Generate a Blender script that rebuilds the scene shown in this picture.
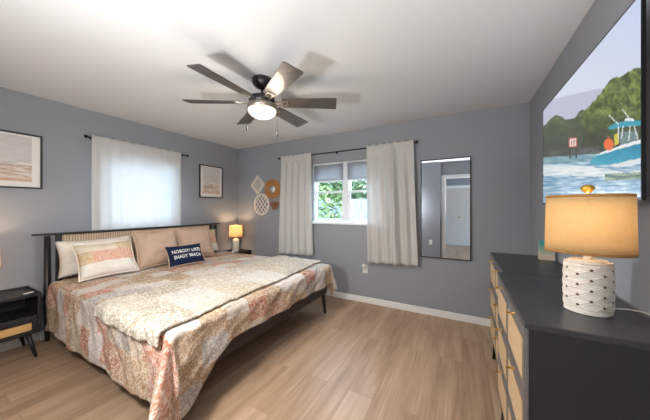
import bpy, bmesh, math, random
from mathutils import Vector, Matrix, noise
random.seed(7)
for o in list(bpy.data.objects): bpy.data.objects.remove(o)
C = bpy.context.scene.collection
S = bpy.context.scene
PI = math.pi

def lin(c):
    return tuple(((v/255)/12.92 if v/255 <= .04045 else ((v/255+.055)/1.055)**2.4) for v in c)+(1.0,)

# ------------------------------------------------------------------ camera
cam_d = bpy.data.cameras.new('camera'); cam = bpy.data.objects.new('camera', cam_d); C.objects.link(cam)
cam.location = (0, 0, 1.325)
cam.rotation_euler = (PI/2, 0, math.radians(28.84))
cam_d.sensor_fit = 'HORIZONTAL'; cam_d.sensor_width = 36
cam_d.lens = 248.8/650*36
cam_d.shift_y = -2.0/650
cam_d.clip_start = .02; cam_d.clip_end = 200
S.camera = cam
# ------------------------------------------------------------------ world, sun, light
S.view_settings.view_transform = 'Standard'; S.view_settings.look = 'None'
S.view_settings.gamma = 1; S.view_settings.use_curve_mapping = False
S.view_settings.exposure = 0.65
w = bpy.data.worlds.new('sky'); S.world = w; w.use_nodes = True
bg = w.node_tree.nodes['Background']; bg.inputs[0].default_value = (.62, .80, 1.0, 1); bg.inputs[1].default_value = 10

def light(name, kind, loc, energy, col=(1, 1, 1), size=.1, rot=(0, 0, 0), **k):
    l = bpy.data.lights.new(name, kind); l.energy = energy; l.color = col
    if kind == 'AREA':
        l.shape = 'RECTANGLE'; l.size = size[0]; l.size_y = size[1]
    elif kind == 'SUN': l.angle = math.radians(2)
    else: l.shadow_soft_size = size
    for a, b in k.items(): setattr(l, a, b)
    o = bpy.data.objects.new(name, l); o.location = loc; o.rotation_euler = rot; C.objects.link(o); return o
light('sun', 'SUN', (0, 0, 10), 2.0, (1, .95, .88), rot=(math.radians(48), 0, math.radians(12)))
# added area fill in the doorway, facing up in place of a bounced flash
light('bounce_fill', 'AREA', (.36, -.22, 1.08), 26, (1, .99, .98), (.20, .40), rot=(PI, 0, 0))
light('room_fill', 'POINT', (-1.25, .12, 1.38), 54, (1, .985, .96), .09)  # added fill outside the view, brightens walls and bed
light('hall_fill', 'POINT', (1.1, -1.7, 2.2), 14, (1, .86, .70), .10)  # added unseen lamp to brighten the hall and doorway

# ------------------------------------------------------------------ materials
def mat(name, col, rough=.6, metal=0, col2=None, nscale=8, bump=0, bscale=60, detail=3, emit=None, estr=0, spec=.5, stretch=None, coat=0, contrast=(.35, .65), subsurf=0):
    m = bpy.data.materials.new(name); m.use_nodes = True; n = m.node_tree.nodes; L = m.node_tree.links
    b = n['Principled BSDF']
    b.inputs['Base Color'].default_value = lin(col); b.inputs['Roughness'].default_value = rough; b.inputs['Metallic'].default_value = metal
    b.inputs['Specular IOR Level'].default_value = spec; b.inputs['Coat Weight'].default_value = coat
    tc = n.new('ShaderNodeTexCoord'); mp = n.new('ShaderNodeMapping'); L.new(tc.outputs['Object'], mp.inputs[0])
    if stretch: mp.inputs['Scale'].default_value = stretch
    if col2:
        t = n.new('ShaderNodeTexNoise'); t.inputs['Scale'].default_value = nscale; t.inputs['Detail'].default_value = detail
        L.new(mp.outputs[0], t.inputs[0]); r = n.new('ShaderNodeValToRGB')
        r.color_ramp.elements[0].position = contrast[0]; r.color_ramp.elements[1].position = contrast[1]
        r.color_ramp.elements[0].color = lin(col); r.color_ramp.elements[1].color = lin(col2)
        L.new(t.outputs['Fac'], r.inputs[0]); L.new(r.outputs[0], b.inputs['Base Color'])
    if bump:
        t = n.new('ShaderNodeTexNoise'); t.inputs['Scale'].default_value = bscale; t.inputs['Detail'].default_value = 4
        L.new(mp.outputs[0], t.inputs[0]); bp = n.new('ShaderNodeBump'); bp.inputs['Strength'].default_value = bump; bp.inputs['Distance'].default_value = .004
        L.new(t.outputs['Fac'], bp.inputs['Height']); L.new(bp.outputs[0], b.inputs['Normal'])
    if emit:
        b.inputs['Emission Color'].default_value = lin(emit); b.inputs['Emission Strength'].default_value = estr
    return m

def fabric_translucent(name, col, t=.4, bump=.2, weave=900, tcol=None):
    m = bpy.data.materials.new(name); m.use_nodes = True; n = m.node_tree.nodes; L = m.node_tree.links
    n.remove(n['Principled BSDF']); out = n['Material Output']
    d = n.new('ShaderNodeBsdfDiffuse'); tr = n.new('ShaderNodeBsdfTranslucent'); mx = n.new('ShaderNodeMixShader')
    tc = n.new('ShaderNodeTexCoord'); nz = n.new('ShaderNodeTexNoise'); nz.inputs['Scale'].default_value = weave; nz.inputs['Detail'].default_value = 2
    L.new(tc.outputs['Object'], nz.inputs[0])
    r = n.new('ShaderNodeValToRGB'); r.color_ramp.elements[0].position = .3; r.color_ramp.elements[1].position = .7
    r.color_ramp.elements[0].color = lin(tuple(v*.86 for v in col)); r.color_ramp.elements[1].color = lin(col)
    L.new(nz.outputs['Fac'], r.inputs[0]); L.new(r.outputs[0], d.inputs[0])
    tr.inputs[0].default_value = lin(tcol or col)
    bp = n.new('ShaderNodeBump'); bp.inputs['Strength'].default_value = bump; bp.inputs['Distance'].default_value = .002
    L.new(nz.outputs['Fac'], bp.inputs['Height']); L.new(bp.outputs[0], d.inputs['Normal'])
    mx.inputs[0].default_value = t; L.new(d.outputs[0], mx.inputs[1]); L.new(tr.outputs[0], mx.inputs[2]); L.new(mx.outputs[0], out.inputs[0])
    return m

def glass_mat():
    m = bpy.data.materials.new('window_glass'); m.use_nodes = True; n = m.node_tree.nodes; L = m.node_tree.links
    n.remove(n['Principled BSDF']); out = n['Material Output']
    t = n.new('ShaderNodeBsdfTransparent'); g = n.new('ShaderNodeBsdfGlossy'); g.inputs['Roughness'].default_value = .02
    t.inputs[0].default_value = (.95, .98, 1, 1)
    mx = n.new('ShaderNodeMixShader'); mx.inputs[0].default_value = .06
    L.new(t.outputs[0], mx.inputs[1]); L.new(g.outputs[0], mx.inputs[2]); L.new(mx.outputs[0], out.inputs[0]); return m

def plank_mat():
    m = bpy.data.materials.new('wood_planks'); m.use_nodes = True; n = m.node_tree.nodes; L = m.node_tree.links
    b = n['Principled BSDF']; b.inputs['Roughness'].default_value = .38; b.inputs['Specular IOR Level'].default_value = .45
    tc = n.new('ShaderNodeTexCoord'); mp = n.new('ShaderNodeMapping'); L.new(tc.outputs['Object'], mp.inputs[0])
    mp.inputs['Rotation'].default_value = (0, 0, PI/2)
    br = n.new('ShaderNodeTexBrick'); br.inputs['Scale'].default_value = 1
    br.inputs['Brick Width'].default_value = 1.22; br.inputs['Row Height'].default_value = .18; br.inputs['Mortar Size'].default_value = .0012
    br.offset = .37; br.inputs['Color1'].default_value = (0, 0, 0, 1); br.inputs['Color2'].default_value = (1, 1, 1, 1); br.inputs['Mortar'].default_value = (.5, .5, .5, 1)
    br.inputs['Bias'].default_value = 0
    L.new(mp.outputs[0], br.inputs[0])
    # grain stretched along the planks (world Y)
    mg = n.new('ShaderNodeMapping'); mg.inputs['Scale'].default_value = (9, .8, 1); L.new(tc.outputs['Object'], mg.inputs[0])
    add = n.new('ShaderNodeVectorMath'); add.operation = 'MULTIPLY_ADD'; add.inputs[1].default_value = (7, 7, 7)
    L.new(br.outputs['Color'], add.inputs[0]); L.new(mg.outputs[0], add.inputs[2])
    g1 = n.new('ShaderNodeTexNoise'); g1.inputs['Scale'].default_value = 1.2; g1.inputs['Detail'].default_value = 6; g1.inputs['Roughness'].default_value = .6; g1.inputs['Distortion'].default_value = .6
    L.new(add.outputs[0], g1.inputs[0])
    mg2 = n.new('ShaderNodeMapping'); mg2.inputs['Scale'].default_value = (60, 1.6, 1); L.new(tc.outputs['Object'], mg2.inputs[0])
    g2 = n.new('ShaderNodeTexNoise'); g2.inputs['Scale'].default_value = 1.5; g2.inputs['Detail'].default_value = 4; L.new(mg2.outputs[0], g2.inputs[0])
    m1 = n.new('ShaderNodeMath'); m1.operation = 'MULTIPLY_ADD'; m1.inputs[1].default_value = .35; L.new(g2.outputs['Fac'], m1.inputs[0])
    m2 = n.new('ShaderNodeMath'); m2.operation = 'MULTIPLY'; m2.inputs[1].default_value = .62; L.new(g1.outputs['Fac'], m2.inputs[0]); L.new(m2.outputs[0], m1.inputs[2])
    m3 = n.new('ShaderNodeMath'); m3.operation = 'MULTIPLY_ADD'; m3.inputs[1].default_value = .10; L.new(br.outputs['Color'], m3.inputs[0]); L.new(m1.outputs[0], m3.inputs[2])
    r = n.new('ShaderNodeValToRGB'); e = r.color_ramp.elements
    e[0].position = .36; e[0].color = lin((140, 110, 86)); e[1].position = .72; e[1].color = lin((196, 167, 139))
    k = e.new(.53); k.color = lin((172, 142, 115))
    L.new(m3.outputs[0], r.inputs[0])
    mo = n.new('ShaderNodeMixRGB'); mo.blend_type = 'MIX'; mo.inputs[2].default_value = lin((105, 82, 62))
    mf = n.new('ShaderNodeMath'); mf.operation = 'MULTIPLY'; mf.inputs[1].default_value = .6; L.new(br.outputs['Fac'], mf.inputs[0]); L.new(mf.outputs[0], mo.inputs[0])
    L.new(r.outputs[0], mo.inputs[1]); L.new(mo.outputs[0], b.inputs['Base Color'])
    bp = n.new('ShaderNodeBump'); bp.inputs['Strength'].default_value = .12; bp.inputs['Distance'].default_value = .003
    L.new(g2.outputs['Fac'], bp.inputs['Height']); L.new(bp.outputs[0], b.inputs['Normal'])
    return m

def quilt_mat(name, cols, s=(.22, .26), seed=0.0, motif=.45, bump=.8):
    """Patchwork: each cell of the cloth's own UV grid (in metres) gets one print."""
    m = bpy.data.materials.new(name); m.use_nodes = True; n = m.node_tree.nodes; L = m.node_tree.links
    b = n['Principled BSDF']; b.inputs['Roughness'].default_value = .9; b.inputs['Specular IOR Level'].default_value = .15
    uv = n.new('ShaderNodeUVMap'); sx = n.new('ShaderNodeSeparateXYZ'); L.new(uv.outputs[0], sx.inputs[0])
    def fl(sock, d, off=0):
        a = n.new('ShaderNodeMath'); a.operation = 'DIVIDE'; a.inputs[1].default_value = d; L.new(sock, a.inputs[0])
        c = n.new('ShaderNodeMath'); c.operation = 'ADD'; c.inputs[1].default_value = off; L.new(a.outputs[0], c.inputs[0])
        f = n.new('ShaderNodeMath'); f.operation = 'FLOOR'; L.new(c.outputs[0], f.inputs[0]); return f.outputs[0], c.outputs[0]
    fy, cy = fl(sx.outputs['Y'], s[1], seed)
    # rows are shifted against each other
    sh = n.new('ShaderNodeMath'); sh.operation = 'MULTIPLY'; sh.inputs[1].default_value = .37*s[0]; L.new(fy, sh.inputs[0])
    ax = n.new('ShaderNodeMath'); ax.operation = 'ADD'; L.new(sx.outputs['X'], ax.inputs[0]); L.new(sh.outputs[0], ax.inputs[1])
    fx, cx = fl(ax.outputs[0], s[0], seed*1.7)
    cb = n.new('ShaderNodeCombineXYZ'); L.new(fx, cb.inputs[0]); L.new(fy, cb.inputs[1]); cb.inputs[2].default_value = seed
    wn = n.new('ShaderNodeTexWhiteNoise'); wn.noise_dimensions = '3D'; L.new(cb.outputs[0], wn.inputs[0])
    r = n.new('ShaderNodeValToRGB'); r.color_ramp.interpolation = 'CONSTANT'; e = r.color_ramp.elements
    for i, c in enumerate(cols):
        if i == 0: e[0].position = 0; e[0].color = lin(c)
        elif i == 1: e[1].position = 1/len(cols); e[1].color = lin(c)
        else: k = e.new(i/len(cols)); k.color = lin(c)
    L.new(wn.outputs['Value'], r.inputs[0])
    # paisley-like motif inside the prints
    of = n.new('ShaderNodeVectorMath'); of.operation = 'MULTIPLY_ADD'; of.inputs[1].default_value = (3, 3, 3); L.new(wn.outputs['Color'], of.inputs[0]); L.new(uv.outputs[0], of.inputs[2])
    nz = n.new('ShaderNodeTexNoise'); nz.inputs['Scale'].default_value = 36; nz.inputs['Detail'].default_value = 3; nz.inputs['Distortion'].default_value = 2.2; L.new(of.outputs[0], nz.inputs[0])
    vr = n.new('ShaderNodeValToRGB'); vr.color_ramp.elements[0].position = .46; vr.color_ramp.elements[1].position = .56; L.new(nz.outputs['Fac'], vr.inputs[0])
    mx = n.new('ShaderNodeMixRGB'); mx.inputs[2].default_value = lin((236, 228, 216)); L.new(r.outputs[0], mx.inputs[1])
    mf = n.new('ShaderNodeMath'); mf.operation = 'MULTIPLY'; mf.inputs[1].default_value = motif; L.new(vr.outputs[0], mf.inputs[0]); L.new(mf.outputs[0], mx.inputs[0])
    L.new(mx.outputs[0], b.inputs['Base Color'])
    bn = n.new('ShaderNodeTexNoise'); bn.inputs['Scale'].default_value = 55; bn.inputs['Detail'].default_value = 3; L.new(uv.outputs[0], bn.inputs[0])
    bp = n.new('ShaderNodeBump'); bp.inputs['Strength'].default_value = bump; bp.inputs['Distance'].default_value = .006
    L.new(bn.outputs['Fac'], bp.inputs['Height']); L.new(bp.outputs[0], b.inputs['Normal'])
    return m

def cane_mat(name, col, dark, sc=110):
    m = bpy.data.materials.new(name); m.use_nodes = True; n = m.node_tree.nodes; L = m.node_tree.links
    b = n['Principled BSDF']; b.inputs['Roughness'].default_value = .6
    tc = n.new('ShaderNodeTexCoord'); wv = n.new('ShaderNodeTexWave'); wv.wave_type = 'BANDS'; wv.bands_direction = 'Y'; wv.inputs['Scale'].default_value = sc/6.28
    wv.inputs['Distortion'].default_value = .6; wv.inputs['Detail'].default_value = 1
    L.new(tc.outputs['Object'], wv.inputs[0])
    w2 = n.new('ShaderNodeTexWave'); w2.bands_direction = 'Z'; w2.inputs['Scale'].default_value = sc*2/6.28; L.new(tc.outputs['Object'], w2.inputs[0])
    mu = n.new('ShaderNodeMath'); mu.operation = 'MULTIPLY_ADD'; mu.inputs[1].default_value = .35; L.new(w2.outputs['Fac'], mu.inputs[0])
    m2 = n.new('ShaderNodeMath'); m2.operation = 'MULTIPLY'; m2.inputs[1].default_value = .75; L.new(wv.outputs['Fac'], m2.inputs[0]); L.new(m2.outputs[0], mu.inputs[2])
    r = n.new('ShaderNodeValToRGB'); r.color_ramp.elements[0].color = lin(dark); r.color_ramp.elements[0].position = .1; r.color_ramp.elements[1].color = lin(col); r.color_ramp.elements[1].position = .6
    L.new(mu.outputs[0], r.inputs[0]); L.new(r.outputs[0], b.inputs['Base Color'])
    bp = n.new('ShaderNodeBump'); bp.inputs['Strength'].default_value = .6; bp.inputs['Distance'].default_value = .003; L.new(mu.outputs[0], bp.inputs['Height']); L.new(bp.outputs[0], b.inputs['Normal'])
    return m

def vcol_mat(name, emit=0, rough=.5):
    m = bpy.data.materials.new(name); m.use_nodes = True; n = m.node_tree.nodes; L = m.node_tree.links
    b = n['Principled BSDF']; b.inputs['Roughness'].default_value = rough
    a = n.new('ShaderNodeVertexColor'); a.layer_name = 'picture'
    if emit:
        b.inputs['Base Color'].default_value = (.01, .01, .01, 1); L.new(a.outputs[0], b.inputs['Emission Color']); b.inputs['Emission Strength'].default_value = emit
    else: L.new(a.outputs[0], b.inputs['Base Color'])
    return m

WALL = mat('grey_wall_paint', (145, 148, 153), .75, bump=.12, bscale=140, spec=.3)
CEIL = mat('ceiling_paint', (206, 206, 207), .9, bump=.25, bscale=90, spec=.1)
TRIM = mat('white_trim_paint', (232, 231, 228), .4)
VINYL = mat('white_vinyl', (230, 234, 238), .35)
FLOOR = plank_mat()
GLASS = glass_mat()
BLACK = mat('black_painted_wood', (30, 29, 31), .42, col2=(40, 38, 40), nscale=6, stretch=(8, 1, 8), bump=.1, bscale=40)
DRESS = mat('black_textured_laminate', (30, 30, 33), .5, col2=(44, 44, 47), nscale=240, bump=.35, bscale=260)
DTOP = mat('charcoal_laminate_top', (46, 46, 50), .36, col2=(62, 61, 64), nscale=160, bump=.15, bscale=200)
EDGE = mat('grey_front_edge_highlight', (92, 88, 86), .5, col2=(104, 100, 97), nscale=30)  # grey of the drawer fronts; painted on the side edges as a highlight
BROWN = mat('dark_espresso_wood', (38, 30, 34), .45, col2=(50, 40, 43), nscale=5, stretch=(1, 9, 9))
BLKMET = mat('black_metal', (24, 24, 26), .4, .6)
BRASS = mat('brass', (214, 168, 82), .28, 1)
SILVER = mat('brushed_nickel', (168, 160, 150), .3, .9)
CANE = cane_mat('woven_cane', (206, 182, 152), (120, 96, 76), 90)
CANEP = mat('pale_cane_panel', (206, 176, 138), .6, col2=(188, 156, 116), nscale=300, bump=.3, bscale=400)
CANEN = mat('golden_cane_panel', (216, 172, 110), .6, col2=(192, 146, 86), nscale=300, bump=.3, bscale=400)
CURT = fabric_translucent('white_curtain_linen', (240, 237, 233), .34, .25, 500, (225, 224, 222))
SHADECLOTH = fabric_translucent('grey_roller_shade_cloth', (190, 192, 196), .42, .1, 600)
LINEN = fabric_translucent('natural_linen_lampshade', (214, 184, 138), .45, .8, 260, (226, 206, 170))
LINEN2 = fabric_translucent('cream_lampshade', (236, 214, 176), .34, .3, 300, (250, 228, 190))
CERAM = mat('white_glazed_ceramic', (222, 214, 202), .35, coat=.3, bump=.1, bscale=60)
CERAMD = mat('ceramic_hole_shade', (110, 76, 46), .8)
WHITEPL = mat('white_plastic', (232, 230, 224), .4)
CREAM = mat('white_cotton_pillowcase', (228, 214, 200), .9, col2=(236, 226, 214), nscale=14, bump=.4, bscale=30, spec=.1)
TAN = mat('beige_linen_cushion', (184, 156, 136), .92, col2=(198, 170, 150), nscale=120, bump=.5, bscale=240, spec=.1)
TANP = mat('beige_piping', (190, 164, 142), .9, bump=.3, bscale=200, spec=.1)
NAVY = mat('navy_canvas', (22, 30, 56), .85, col2=(30, 40, 68), nscale=180, bump=.4, bscale=220, spec=.15)
LETTER = mat('white_printed_lettering', (238, 234, 226), .8)
MATT = mat('white_mattress_ticking', (226, 222, 216), .9, bump=.2)
cols = [(178, 118, 94), (182, 164, 142), (160, 130, 98), (196, 184, 172), (186, 134, 110), (162, 154, 148), (174, 144, 112), (200, 190, 184), (172, 126, 102)]
QUILT = quilt_mat('patchwork_quilt_cotton', cols, (.165, .20), 3.0, .48, 1.0)
SHAMM = quilt_mat('patchwork_sham_cotton', [(214, 160, 134), (220, 204, 178), (206, 176, 132), (226, 220, 210)], (.36, .13), 5.0, .4)
THROW = quilt_mat('cream_quilted_throw', [(178, 168, 152), (168, 154, 130), (184, 180, 172), (160, 148, 130)], (.42, .34), 11.0, .6, 1.0)

# ------------------------------------------------------------------ mesh builder
class MB:
    def __init__(s): s.v = []; s.f = []; s.m = []; s.uv = {}
    def add(s, vs, fs, mi=0):
        o = len(s.v); s.v += [tuple(v) for v in vs]; s.f += [tuple(i+o for i in f) for f in fs]; s.m += [mi]*len(fs); return o
    def box(s, c, d, mi=0, R=None, taper=None):
        x, y, z = d[0]/2, d[1]/2, d[2]/2
        vs = []
        for k in (-1, 1):
            t = taper if (taper and k == -1) else 1
            for (a, b) in ((-1, -1), (1, -1), (1, 1), (-1, 1)): vs.append(Vector((a*x*t, b*y*t, k*z)))
        if R: vs = [R @ v for v in vs]
        s.add([v+Vector(c) for v in vs], [(3, 2, 1, 0), (4, 5, 6, 7), (0, 1, 5, 4), (1, 2, 6, 5), (2, 3, 7, 6), (3, 0, 4, 7)], mi); return s
    def bx(s, x0, x1, y0, y1, z0, z1, mi=0):
        return s.box(((x0+x1)/2, (y0+y1)/2, (z0+z1)/2), (x1-x0, y1-y0, z1-z0), mi)
    def tube(s, pts, r, n=12, mi=0, cap=True):
        pts = [Vector(p) for p in pts]; rs = r if isinstance(r, (list, tuple)) else [r]*len(pts)
        rings = []; up = Vector((0, 0, 1)); t0 = (pts[1]-pts[0]).normalized()
        a = t0.cross(up) if abs(t0.dot(up)) < .95 else t0.cross(Vector((1, 0, 0))); a.normalize()
        vs = []
        for i, p in enumerate(pts):
            t = (pts[min(i+1, len(pts)-1)]-pts[max(i-1, 0)]).normalized()
            a = (a-t*a.dot(t)).normalized(); b = t.cross(a)
            for k in range(n):
                q = 2*PI*k/n; vs.append(p+(a*math.cos(q)+b*math.sin(q))*rs[i])
        fs = []
        for i in range(len(pts)-1):
            for k in range(n): fs.append((i*n+k, i*n+(k+1) % n, (i+1)*n+(k+1) % n, (i+1)*n+k))
        if cap: fs.append(tuple(range(n))[::-1]); fs.append(tuple((len(pts)-1)*n+k for k in range(n)))
        s.add(vs, fs, mi); return s
    def lathe(s, prof, c=(0, 0, 0), n=32, mi=0, sx=1, sy=1, R=None):
        vs = []; fs = []
        for (r, z) in prof:
            for k in range(n):
                q = 2*PI*k/n; v = Vector((r*math.cos(q)*sx, r*math.sin(q)*sy, z))
                if R: v = R @ v
                vs.append(v+Vector(c))
        for i in range(len(prof)-1):
            for k in range(n): fs.append((i*n+k, i*n+(k+1) % n, (i+1)*n+(k+1) % n, (i+1)*n+k))
        if prof[0][0] > 1e-4: fs.append(tuple(range(n))[::-1])
        if prof[-1][0] > 1e-4: fs.append(tuple((len(prof)-1)*n+k for k in range(n)))
        s.add(vs, fs, mi); return s
    def grid(s, fn, nu, nv, mi=0, uvf=None):
        o = len(s.v); vs = [fn(i/nu, j/nv) for i in range(nu+1) for j in range(nv+1)]
        fs = [(i*(nv+1)+j, (i+1)*(nv+1)+j, (i+1)*(nv+1)+j+1, i*(nv+1)+j+1) for i in range(nu) for j in range(nv)]
        s.add(vs, fs, mi)
        if uvf:
            for i in range(nu+1):
                for j in range(nv+1): s.uv[o+i*(nv+1)+j] = uvf(i/nu, j/nv)
        return s
    def prism(s, outline, z0, z1, mi=0, axis='z'):
        n = len(outline)
        def P(a, b, z): return {'z': (a, b, z), 'x': (z, a, b), 'y': (a, z, b)}[axis]
        vs = [P(a, b, z0) for a, b in outline]+[P(a, b, z1) for a, b in outline]
        s.add(vs, [tuple(range(n))[::-1], tuple(range(n, 2*n))]+[(k, (k+1) % n, n+(k+1) % n, n+k) for k in range(n)], mi); return s
    def build(s, name, mats, parent=None, smooth=False, bevel=0, weld=True, solid=0, sub=0, loc=None, seg=2):
        me = bpy.data.meshes.new(name); me.from_pydata(s.v, [], s.f)
        for m in (mats if isinstance(mats, (list, tuple)) else [mats]): me.materials.append(m)
        for p, mi in zip(me.polygons, s.m): p.material_index = mi; p.use_smooth = smooth
        if s.uv:
            ul = me.uv_layers.new(name='UVMap')
            for l in me.loops: ul.data[l.index].uv = s.uv.get(l.vertex_index, (0, 0))
        bm = bmesh.new(); bm.from_mesh(me)
        if weld: bmesh.ops.remove_doubles(bm, verts=bm.verts, dist=1e-5)
        bmesh.ops.recalc_face_normals(bm, faces=bm.faces); bm.to_mesh(me); bm.free()
        o = bpy.data.objects.new(name, me); C.objects.link(o)
        if loc: o.location = loc
        if parent: o.parent = parent
        if solid: md = o.modifiers.new('thickness', 'SOLIDIFY'); md.thickness = solid; md.offset = 0
        if bevel: md = o.modifiers.new('bevel', 'BEVEL'); md.width = bevel; md.segments = seg; md.limit_method = 'ANGLE'; md.angle_limit = math.radians(40)
        if sub: md = o.modifiers.new('subdivision', 'SUBSURF'); md.levels = sub; md.render_levels = sub
        return o

def tag(o, label=None, cat=None, group=None, kind=None):
    if label: o['label'] = label
    if cat: o['category'] = cat
    if group: o['group'] = group
    if kind: o['kind'] = kind
    return o
def thing(name, label, cat, loc=(0, 0, 0), rz=0, group=None):
    o = bpy.data.objects.new(name, None); C.objects.link(o); o.location = loc; o.rotation_euler = (0, 0, rz)
    o.empty_display_size = .05
    return tag(o, label, cat, group)
def copy_tree(o, parent=None):
    c = o.copy(); C.objects.link(c)
    if parent: c.parent = parent
    for ch in [x for x in bpy.data.objects if x.parent == o]: copy_tree(ch, c)
    return c
def struct(name, mb, m, parent=None, **k):
    o = mb.build(name, m, parent, **k)
    if not parent: o['kind'] = 'structure'
    return o

# ------------------------------------------------------------------ room shell
XL, XR, YB, YN, H = -3.72, .626, 3.33, .035, 2.44
T = .14
struct('floor', MB().bx(XL-T, 2.2, -3.4, YB+T, -.06, 0), FLOOR)
struct('ceiling', MB().bx(XL-T, 2.2, -3.4, YB+T, H, H+.08), CEIL)
# back wall with window opening
wx0, wx1, wz0, wz1 = -2.06, -.94, 1.105, 2.015
b = MB()
b.bx(XL, wx0, YB, YB+T, 0, H).bx(wx1, XR, YB, YB+T, 0, H).bx(wx0, wx1, YB, YB+T, 0, wz0).bx(wx0, wx1, YB, YB+T, wz1, H)
struct('wall_back', b, WALL)
ly0, ly1, lz0, lz1 = 1.28, 2.17, 1.08, 1.95
b = MB()
b.bx(XL-T, XL, -3.4, ly0, 0, H).bx(XL-T, XL, ly1, YB+T, 0, H).bx(XL-T, XL, ly0, ly1, 0, lz0).bx(XL-T, XL, ly0, ly1, lz1, H)
struct('wall_left', b, WALL)
struct('wall_right', MB().bx(XR, XR+.12, -.16, YB+T, 0, H), WALL)
# wall behind the camera with a doorway, seen in the mirror
b = MB().bx(XL, -.46, -.16, YN, 0, H)
b.bx(-.46, -.36, -.16, -.08, 0, H).bx(-.36, .50, -.16, -.08, 2.06, H).bx(.50, XR, -.16, -.08, 0, H)
struct('wall_near', b, WALL)
b = MB().bx(-.44, -.36, -.08, -.062, 0, 2.12).bx(-.36, .50, -.08, -.062, 2.04, 2.12).bx(.50, .58, -.08, -.062, 0, 2.12)
b.bx(-.36, -.345, -.16, -.08, 0, 2.04).bx(.485, .50, -.16, -.08, 0, 2.04)
struct('trim_1', b, TRIM, bevel=.003)
# hall beyond
struct('wall_hall_far', MB().bx(-3.5, 2.2, -3.5, -3.4, 0, H), WALL)
struct('wall_hall_right', MB().bx(2.0, 2.1, -3.4, -.16, 0, H), WALL)
dr = MB().bx(-.78, .78, -3.398, -3.36, .01, 2.03)
for cx in (-.39, .39):
    for sx in (-1, 1):
        for (z0, z1) in ((.15, .75), (.85, 1.5), (1.6, 1.92)):
            dr.bx(cx+sx*.17-.12, cx+sx*.17+.12, -3.362, -3.35, z0, z1)
dd = struct('door_1', dr, mat('white_panel_door', (196, 188, 178), .5), bevel=.004)
MB().lathe([(0, 0), (.02, .003), (.028, .02), (.02, .04), (0, .045)], (-.08, -3.36, 1.0), 16, R=Matrix.Rotation(-PI/2, 3, 'X')).build('door_knob', BRASS, dd, True)
b = MB().bx(-.87, -.78, -3.4, -3.35, 0, 2.12).bx(.78, .87, -3.4, -3.35, 0, 2.12).bx(-.78, .78, -3.4, -3.35, 2.03, 2.12)
struct('trim_2', b, TRIM)
# baseboards
bh = .082; bt = .014
struct('baseboard_back', MB().bx(XL+bt, XR-bt, YB-bt, YB, 0, bh), TRIM, bevel=.004)
struct('baseboard_left', MB().bx(XL, XL+bt, YN+bt, YB, 0, bh), TRIM, bevel=.004)
struct('baseboard_right', MB().bx(XR-bt, XR, -.06, YB, 0, bh), TRIM, bevel=.004)
struct('baseboard_near', MB().bx(XL, -.46, YN, YN+bt, 0, bh), TRIM, bevel=.004)

# ------------------------------------------------------------------ windows
def window(name, w, h, meet, axis, origin, mull=True):
    """origin = lower left of opening on the inner face; local x across, y outward"""
    fr = MB(); ft = .035; fd = .07; y0 = .03
    fr.bx(0, ft, y0, y0+fd, 0, h).bx(w-ft, w, y0, y0+fd, 0, h).bx(ft, w-ft, y0, y0+fd, 0, ft).bx(ft, w-ft, y0, y0+fd, h-ft, h)
    bays = [(ft, w/2-.045), (w/2+.045, w-ft)] if mull else [(ft, w-ft)]
    if mull: fr.bx(w/2-.045, w/2+.045, y0, y0+fd, ft, h-ft)
    o = fr.build(name, VINYL, None, bevel=.003); o['kind'] = 'structure'
    o.location = origin
    if axis == 'y': o.rotation_euler = (0, 0, PI/2)
    for (a, c) in bays:
        s = MB(); t = .022
        for (z0, z1, yy) in ((ft, meet+.015, y0+.012), (meet-.015, h-ft, y0+.036)):
            s.bx(a, a+t, yy, yy+.022, z0, z1).bx(c-t, c, yy, yy+.022, z0, z1).bx(a+t, c-t, yy, yy+.022, z0, z0+.028).bx(a+t, c-t, yy, yy+.022, z1-.028, z1)
            MB().bx(a+t, c-t, yy+.009, yy+.013, z0+.028, z1-.028).build('window_pane', GLASS, o)
        s.build('window_sash', VINYL, o, bevel=.002)
    sl = MB().bx(-.0, w, -.0, y0, -.0, .012).bx(-.03, w+.03, -.028, 0, -.022, .008)
    sl.build('window_sill', VINYL, o, bevel=.004)
    return o
window('window_1', wx1-wx0, wz1-wz0, 1.567-wz0, 'x', (wx0, YB, wz0))
window('window_2', ly1-ly0, lz1-lz0, 1.545-lz0, 'y', (XL, ly0, lz0), False)

for nm, x0, x1, lb in (('roller_shade', -2.045, -1.525, 'grey roller shade half lowered over the left pane of the back window'),
                       ('roller_shade', -1.475, -.955, 'grey roller shade half lowered over the right pane, beside the right curtain')):
    t = thing(nm, lb, 'window shade', (x0, YB+.008, 1.985), group='roller shades in the back window')
    wd = x1-x0
    MB().grid(lambda u, v, wd=wd: (u*(wd-.02)+.01, 0.002*math.sin(v*3), -v*.245), 4, 6).build('shade_cloth', SHADECLOTH, t, True, solid=.0012)
    MB().tube([(.004, 0.003, .012), (wd-.004, .003, .012)], .013, 14).build('shade_roller', VINYL, t, True)
    MB().bx(.01, wd-.01, -.006, .008, -.265, -.245).build('hem_bar', VINYL, t, bevel=.002)

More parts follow.
